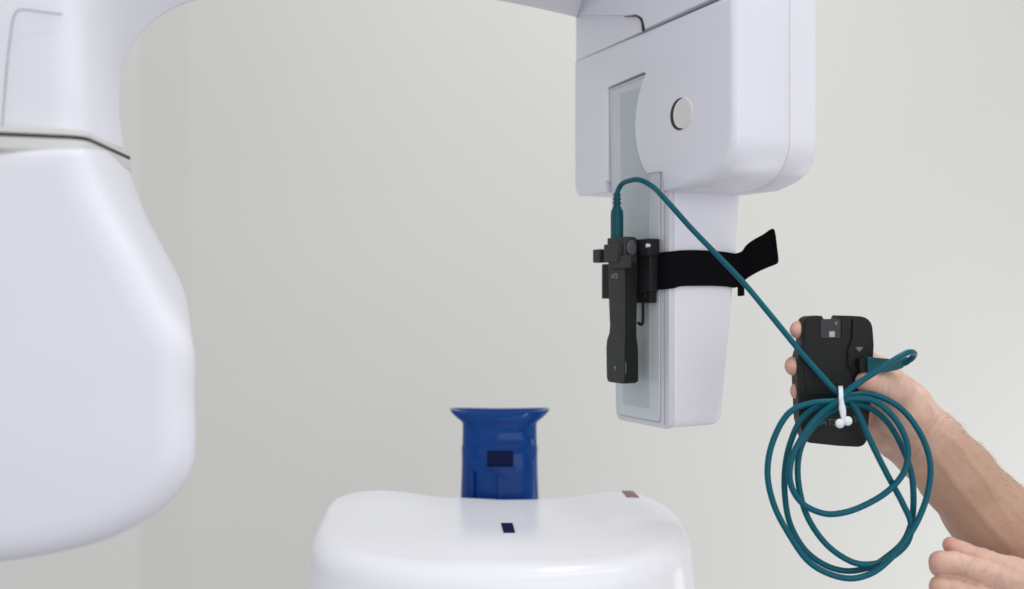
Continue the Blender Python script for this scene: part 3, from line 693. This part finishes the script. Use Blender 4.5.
# ------------------------------------------------------------------ the person: two hands and forearms
def build_person():
    prims = []                                      # (a, b, ra, rb, group)
    def chain(pts, g):
        q = [(np.array(P(a, b, c)), r) for a, b, c, r in pts]
        for (a, ra), (b, rb) in zip(q[:-1], q[1:]): prims.append((a, b, ra, rb, g))
    # forearm and palm of the hand that holds the box
    chain([(1180, 740, 1.08, .055), (1048, 583, 1.07, .049), (988, 513, 1.06, .0415), (955, 474, 1.05, .0370), (929, 443, 1.045, .0335)], 0)
    chain([(929, 443, 1.045, .032), (905, 405, 1.050, .024), (878, 372, 1.052, .0175)], 0)       # index metacarpal
    chain([(925, 448, 1.048, .030), (895, 415, 1.058, .021), (862, 390, 1.062, .0165)], 0)
    chain([(922, 450, 1.045, .028), (892, 428, 1.055, .020), (862, 408, 1.058, .0155)], 0)
    chain([(920, 448, 1.040, .026), (896, 438, 1.045, .019), (873, 424, 1.045, .0150)], 0)       # little finger side
    chain([(922, 436, 1.030, .026), (903, 412, 1.018, .0225), (893, 392, 1.006, .0185)], 0)      # thenar
    g = 1
    chain([(893, 392, 1.006, .0175), (884, 385, .992, .0135), (874, 383, .982, .0118), (866, 382, .9775, .0098)], 0)   # thumb
    chain([(878, 372, 1.052, .0150), (845, 347, 1.045, .0112), (812, 331, 1.030, .0098), (799.5, 330.0, 1.004, .0088), (798.5, 330.5, .996, .0078)], 2)
    chain([(862, 390, 1.062, .0150), (835, 376, 1.050, .0112), (806, 368, 1.034, .0100), (795, 366, 1.006, .0096), (794, 366.2, .996, .0090)], 3)
    chain([(862, 408, 1.058, .0140), (838, 400, 1.050, .0108), (810, 394, 1.034, .0098), (800.5, 391, 1.008, .0095), (799.5, 391, .998, .0090)], 4)
    chain([(873, 424, 1.045, .0130), (850, 418, 1.045, .0098), (825, 414, 1.038, .0088), (818, 412, 1.022, .0080)], 5)
    # second hand, loosely closed
    chain([(1260, 690, 1.00, .040), (1140, 640, .985, .032), (1085, 612, .975, .029)], 10)
    chain([(1085, 606, .975, .028), (1042, 592, .968, .0215), (1006, 580, .962, .0165)], 10)
    chain([(1085, 625, .98, .026), (1035, 625, .975, .022), (1000, 612, .968, .017)], 10)
    chain([(1050, 590, .975, .022), (1012, 575, .970, .0150), (984, 563, .966, .0112), (963, 552.5, .966, .0080), (952.5, 546.5, .966, .0056), (950, 543.5, .966, .0048)], 10)   # thumb
    chain([(1006, 581, .957, .0150), (985, 572.5, .950, .0125), (955, 563, .946, .0106), (941, 562.5, .948, .0103), (940, 567, .966, .0092), (962, 572, .980, .009)], 11)       # index
    chain([(1000, 609, .958, .0150), (980, 597, .948, .0124), (955, 588.5, .944, .0112), (941, 587, .946, .0102), (940, 589, .966, .009), (962, 592, .980, .009)], 12)
    chain([(1004, 630, .962, .0140), (982, 614, .952, .0120), (958, 608, .948, .0108), (945, 607, .950, .0098), (944, 608, .966, .009)], 13)
    def cone(p, a, b, ra, rb):
        ab = b - a; L2 = max(np.dot(ab, ab), 1e-12); t = np.clip(((p - a) @ ab) / L2, 0, 1)
        return np.linalg.norm(p - (a + t[:, None] * ab), axis=1) - (ra + (rb - ra) * t)
    ng = sorted(set(q[4] for q in prims))
    def sdf(p, only=None):
        gs = {}
        for a, b, ra, rb, g in prims:
            d = cone(p, a, b, ra, rb); k = 0.007
            if g in (0, 10): k = 0.010
            else: k = 0.0022
            if g in gs:
                e = gs[g]; h = np.clip(.5 + .5 * (e - d) / k, 0, 1); gs[g] = e * (1 - h) + d * h - k * h * (1 - h)
            else: gs[g] = d
        res = None
        for g in ng:
            d = gs[g]
            if res is None: res = d; continue
            k = 0.0007 if g in (2, 3, 4, 5, 11, 12, 13) else 0.0012
            h = np.clip(.5 + .5 * (res - d) / k, 0, 1); res = res * (1 - h) + d * h - k * h * (1 - h)
        return res
    # hull of overlapping tapered capsules -> voxel remesh -> projection on the blended surface
    vs = []; fs = []
    for a, b, ra, rb, g in prims:
        L = np.linalg.norm(b - a); t = (b - a) / max(L, 1e-9)
        up = np.array([0, 0, 1.0]) if abs(t[2]) < .9 else np.array([1.0, 0, 0]); n1 = np.cross(t, up); n1 /= np.linalg.norm(n1); n2 = np.cross(t, n1)
        prof = [(a - t * ra * math.cos(x), ra * math.sin(x)) for x in np.linspace(0.15, math.pi / 2, 6)] + [(b + t * rb * math.sin(x), rb * math.cos(x)) for x in np.linspace(0, math.pi / 2 - .15, 6)]
        A = 24; base = len(vs)
        for c, r in prof:
            for i in range(A):
                an = 2 * math.pi * i / A; vs.append(tuple(c + r * (math.cos(an) * n1 + math.sin(an) * n2)))
        for j in range(len(prof) - 1):
            for i in range(A):
                k = (i + 1) % A; fs.append((base + j * A + i, base + j * A + k, base + (j + 1) * A + k, base + (j + 1) * A + i))
        fs.append(tuple(base + i for i in range(A))[::-1]); fs.append(tuple(base + (len(prof) - 1) * A + i for i in range(A)))
    me = bpy.data.meshes.new('tmp'); me.from_pydata(vs, [], fs); t_ = bpy.data.objects.new('tmp', me); COL.objects.link(t_)
    bm = bmesh.new(); bm.from_mesh(me); bmesh.ops.recalc_face_normals(bm, faces=bm.faces); bm.to_mesh(me); bm.free()
    rm = t_.modifiers.new('r', 'REMESH'); rm.mode = 'VOXEL'; rm.voxel_size = 0.0016
    dg = bpy.context.evaluated_depsgraph_get(); m2 = bpy.data.meshes.new_from_object(t_.evaluated_get(dg)); bpy.data.objects.remove(t_)
    co = np.empty(len(m2.vertices) * 3); m2.vertices.foreach_get('co', co); co = co.reshape(-1, 3)
    ed = np.empty(len(m2.edges) * 2, int); m2.edges.foreach_get('vertices', ed); ed = ed.reshape(-1, 2)
    deg = np.bincount(ed.ravel(), minlength=len(co))[:, None].astype(float)
    def lap(c):
        s = np.zeros_like(c); np.add.at(s, ed[:, 0], c[ed[:, 1]]); np.add.at(s, ed[:, 1], c[ed[:, 0]]); return s / deg
    def proj(c, n=3):
        for _ in range(n):
            d = sdf(c); e = 2e-4; gr = np.stack([(sdf(c + np.eye(3)[i] * e) - d) / e for i in range(3)], 1)
            gl = np.linalg.norm(gr, axis=1)[:, None] + 1e-6; c = c - np.clip(d[:, None] / gl, -.003, .003) * gr / gl
        return c
    for _ in range(3):
        co = proj(co, 1); co = .5 * co + .5 * lap(co)
    co = proj(co, 2); co = .6 * co + .4 * lap(co)
    # knuckle creases and shallow tendons
    blush = np.zeros(len(co))
    for (a, b, c, r) in [(798, 330, 1.0, .016), (793, 366, 1.0, .016), (798, 391, 1.0, .016), (862, 382, .978, .018), (948, 540, .966, .017), (936, 563, .948, .012), (936, 586, .948, .012)]:
        q = np.array(P(a, b, c)); blush = np.maximum(blush, np.clip(1.15 - np.linalg.norm(co - q, axis=1) / r, 0, 1))
    px = co[:, 0] / co[:, 1] * F + 512; py = 294.5 - (co[:, 2] - CZ) / co[:, 1] * F
    nrm = np.stack([(sdf(co + np.eye(3)[i] * 3e-4) - sdf(co - np.eye(3)[i] * 3e-4)) for i in range(3)], 1); nrm /= np.linalg.norm(nrm, axis=1)[:, None] + 1e-9
    px = co[:, 0] / co[:, 1] * F + 512; py = 294.5 - (co[:, 2] - CZ) / co[:, 1] * F
    def crease(pl, depth, wd):
        best = np.full(len(co), 1e9); q = np.stack([px, py], 1)
        for a, b in zip(pl[:-1], pl[1:]):
            a = np.array(a, float); b = np.array(b, float); t = np.clip(((q - a) @ (b - a)) / np.dot(b - a, b - a), 0, 1)
            best = np.minimum(best, np.linalg.norm(q - (a + t[:, None] * (b - a)), axis=1))
        m = (nrm[:, 1] < 0.25)
        return depth * np.exp(-(best / wd) ** 2) * m
    dsp = np.zeros(len(co))
    for pl, dp, wd in [([(906, 372), (898, 388), (884, 399), (872, 405)], .0010, 1.7), ([(884, 408), (897, 425), (907, 448), (908, 468)], .0010, 1.8), ([(944, 412), (932, 428), (916, 452), (907, 468)], .0011, 1.6),
                       ([(949, 418), (937, 433), (922, 458), (914, 472)], .0008, 1.5), ([(880, 376), (883, 386), (881, 398)], .0008, 1.3), ([(886, 378), (888, 388), (886, 398)], .0006, 1.2),
                       ([(962, 548), (960, 555), (958, 563)], .0007, 1.2), ([(975, 556), (971, 566), (965, 575)], .0010, 1.7), ([(979, 558), (976, 567), (971, 576)], .0007, 1.3), ([(965, 575), (961, 586), (957, 596)], .0008, 1.5),
                       ([(989, 548), (992, 556), (990, 566), (984, 574)], .0008, 1.6), ([(1008, 556), (1002, 570), (1000, 589)], .0007, 2.0), ([(955, 541), (957, 545), (956, 550)], .0005, 1.0),
                       ([(796, 322), (797, 330), (796, 338)], .0003, 1.0)]:
        dsp -= crease(pl, dp, wd)
    for pl, dp, wd in [([(955, 440), (978, 470), (1003, 498), (1040, 532)], .0010, 4), ([(935, 455), (958, 488), (985, 520), (1010, 548)], .0013, 4.5), ([(985, 568), (1010, 578), (1040, 588)], .0010, 4), ([(940, 430), (960, 448), (985, 482), (1010, 520)], .0009, 3)]:
        dsp -= crease(pl, -dp, wd)
    from mathutils import noise as mn
    idx = np.arange(len(co)); nz = np.array([mn.noise(Vector(c) * 60) + .5 * mn.noise(Vector(c) * 150) for c in co])
    dsp += nz * 0.0005 * np.where(co[:, 0] > P(905, 0, 1.0).x, 1, .4)
    co = co + nrm * dsp[:, None]
    tan = np.clip(((px - 915) * .7 + (py - 430) * .7) / 55, 0, 1) * (co[:, 1] > .995)
    m2.vertices.foreach_set('co', co.ravel())
    for nm, ar_ in (('blush', blush * .75), ('tan', tan)):
        at = m2.attributes.new(nm, 'FLOAT', 'POINT'); at.data.foreach_set('value', ar_.astype(np.float32))
    m2.name = 'person'; m2.materials.clear(); m2.materials.append(M['skin']); m2.shade_smooth()
    org = P(1100, 640, 1.0); m2.transform(Matrix.Translation(-org)); m2.update()
    o = bpy.data.objects.new('person', m2); COL.objects.link(o); o.location = org; WL[o] = org
    # fine hair on the forearm that holds the box
    import random; rnd = random.Random(5); vs = []; fs = []
    cand = np.where((px > 945) & (px < 1075) & (py < 600) & (co[:, 1] > .99) & (co[:, 1] < 1.09) & (nrm[:, 1] < 0.35))[0]
    tdir = np.array(P(1044, 590, 1.07)) - np.array(P(930, 440, 1.045)); tdir /= np.linalg.norm(tdir)
    upd = np.array((0.7, 0, 0.7))
    for i in cand:
        wgt = max(0.0, float(np.dot(nrm[i], upd))) ** 1.2
        if rnd.random() > .05 * (0.12 + wgt): continue
        p = co[i]; L = rnd.uniform(.004, .009); d1 = tdir * .6 + nrm[i] * .55 + np.array([rnd.uniform(-.35, .35) for _ in range(3)]); d1 /= np.linalg.norm(d1)
        d2 = d1 * .7 + tdir * .5 - nrm[i] * .25; d2 /= np.linalg.norm(d2); sd = np.cross(d1, nrm[i]); sd /= np.linalg.norm(sd) + 1e-9; r = .00007
        q0 = p - nrm[i] * .0003; q1 = p + d1 * L * .5; q2 = q1 + d2 * L * .5; b = len(vs)
        for q, rr_ in ((q0, r), (q1, r * .8)):
            for an in (0, 2.1, 4.2): vs.append(Vector(q + rr_ * (math.cos(an) * sd + math.sin(an) * np.cross(sd, d1))))
        vs.append(Vector(q2))
        for k in range(3): fs.append((b + k, b + (k + 1) % 3, b + 3 + (k + 1) % 3, b + 3 + k)); fs.append((b + 3 + k, b + 3 + (k + 1) % 3, b + 6))
    hh = mesh_obj('arm_hair', vs, fs, mat('brown_hair', (0.10, 0.055, 0.03), 0.5), o)
    hh['kind'] = 'stuff'
    o['label'] = 'two bare forearms and hands reaching in at the lower right, one holding the black box'; o['category'] = 'person'
    return o
build_person()
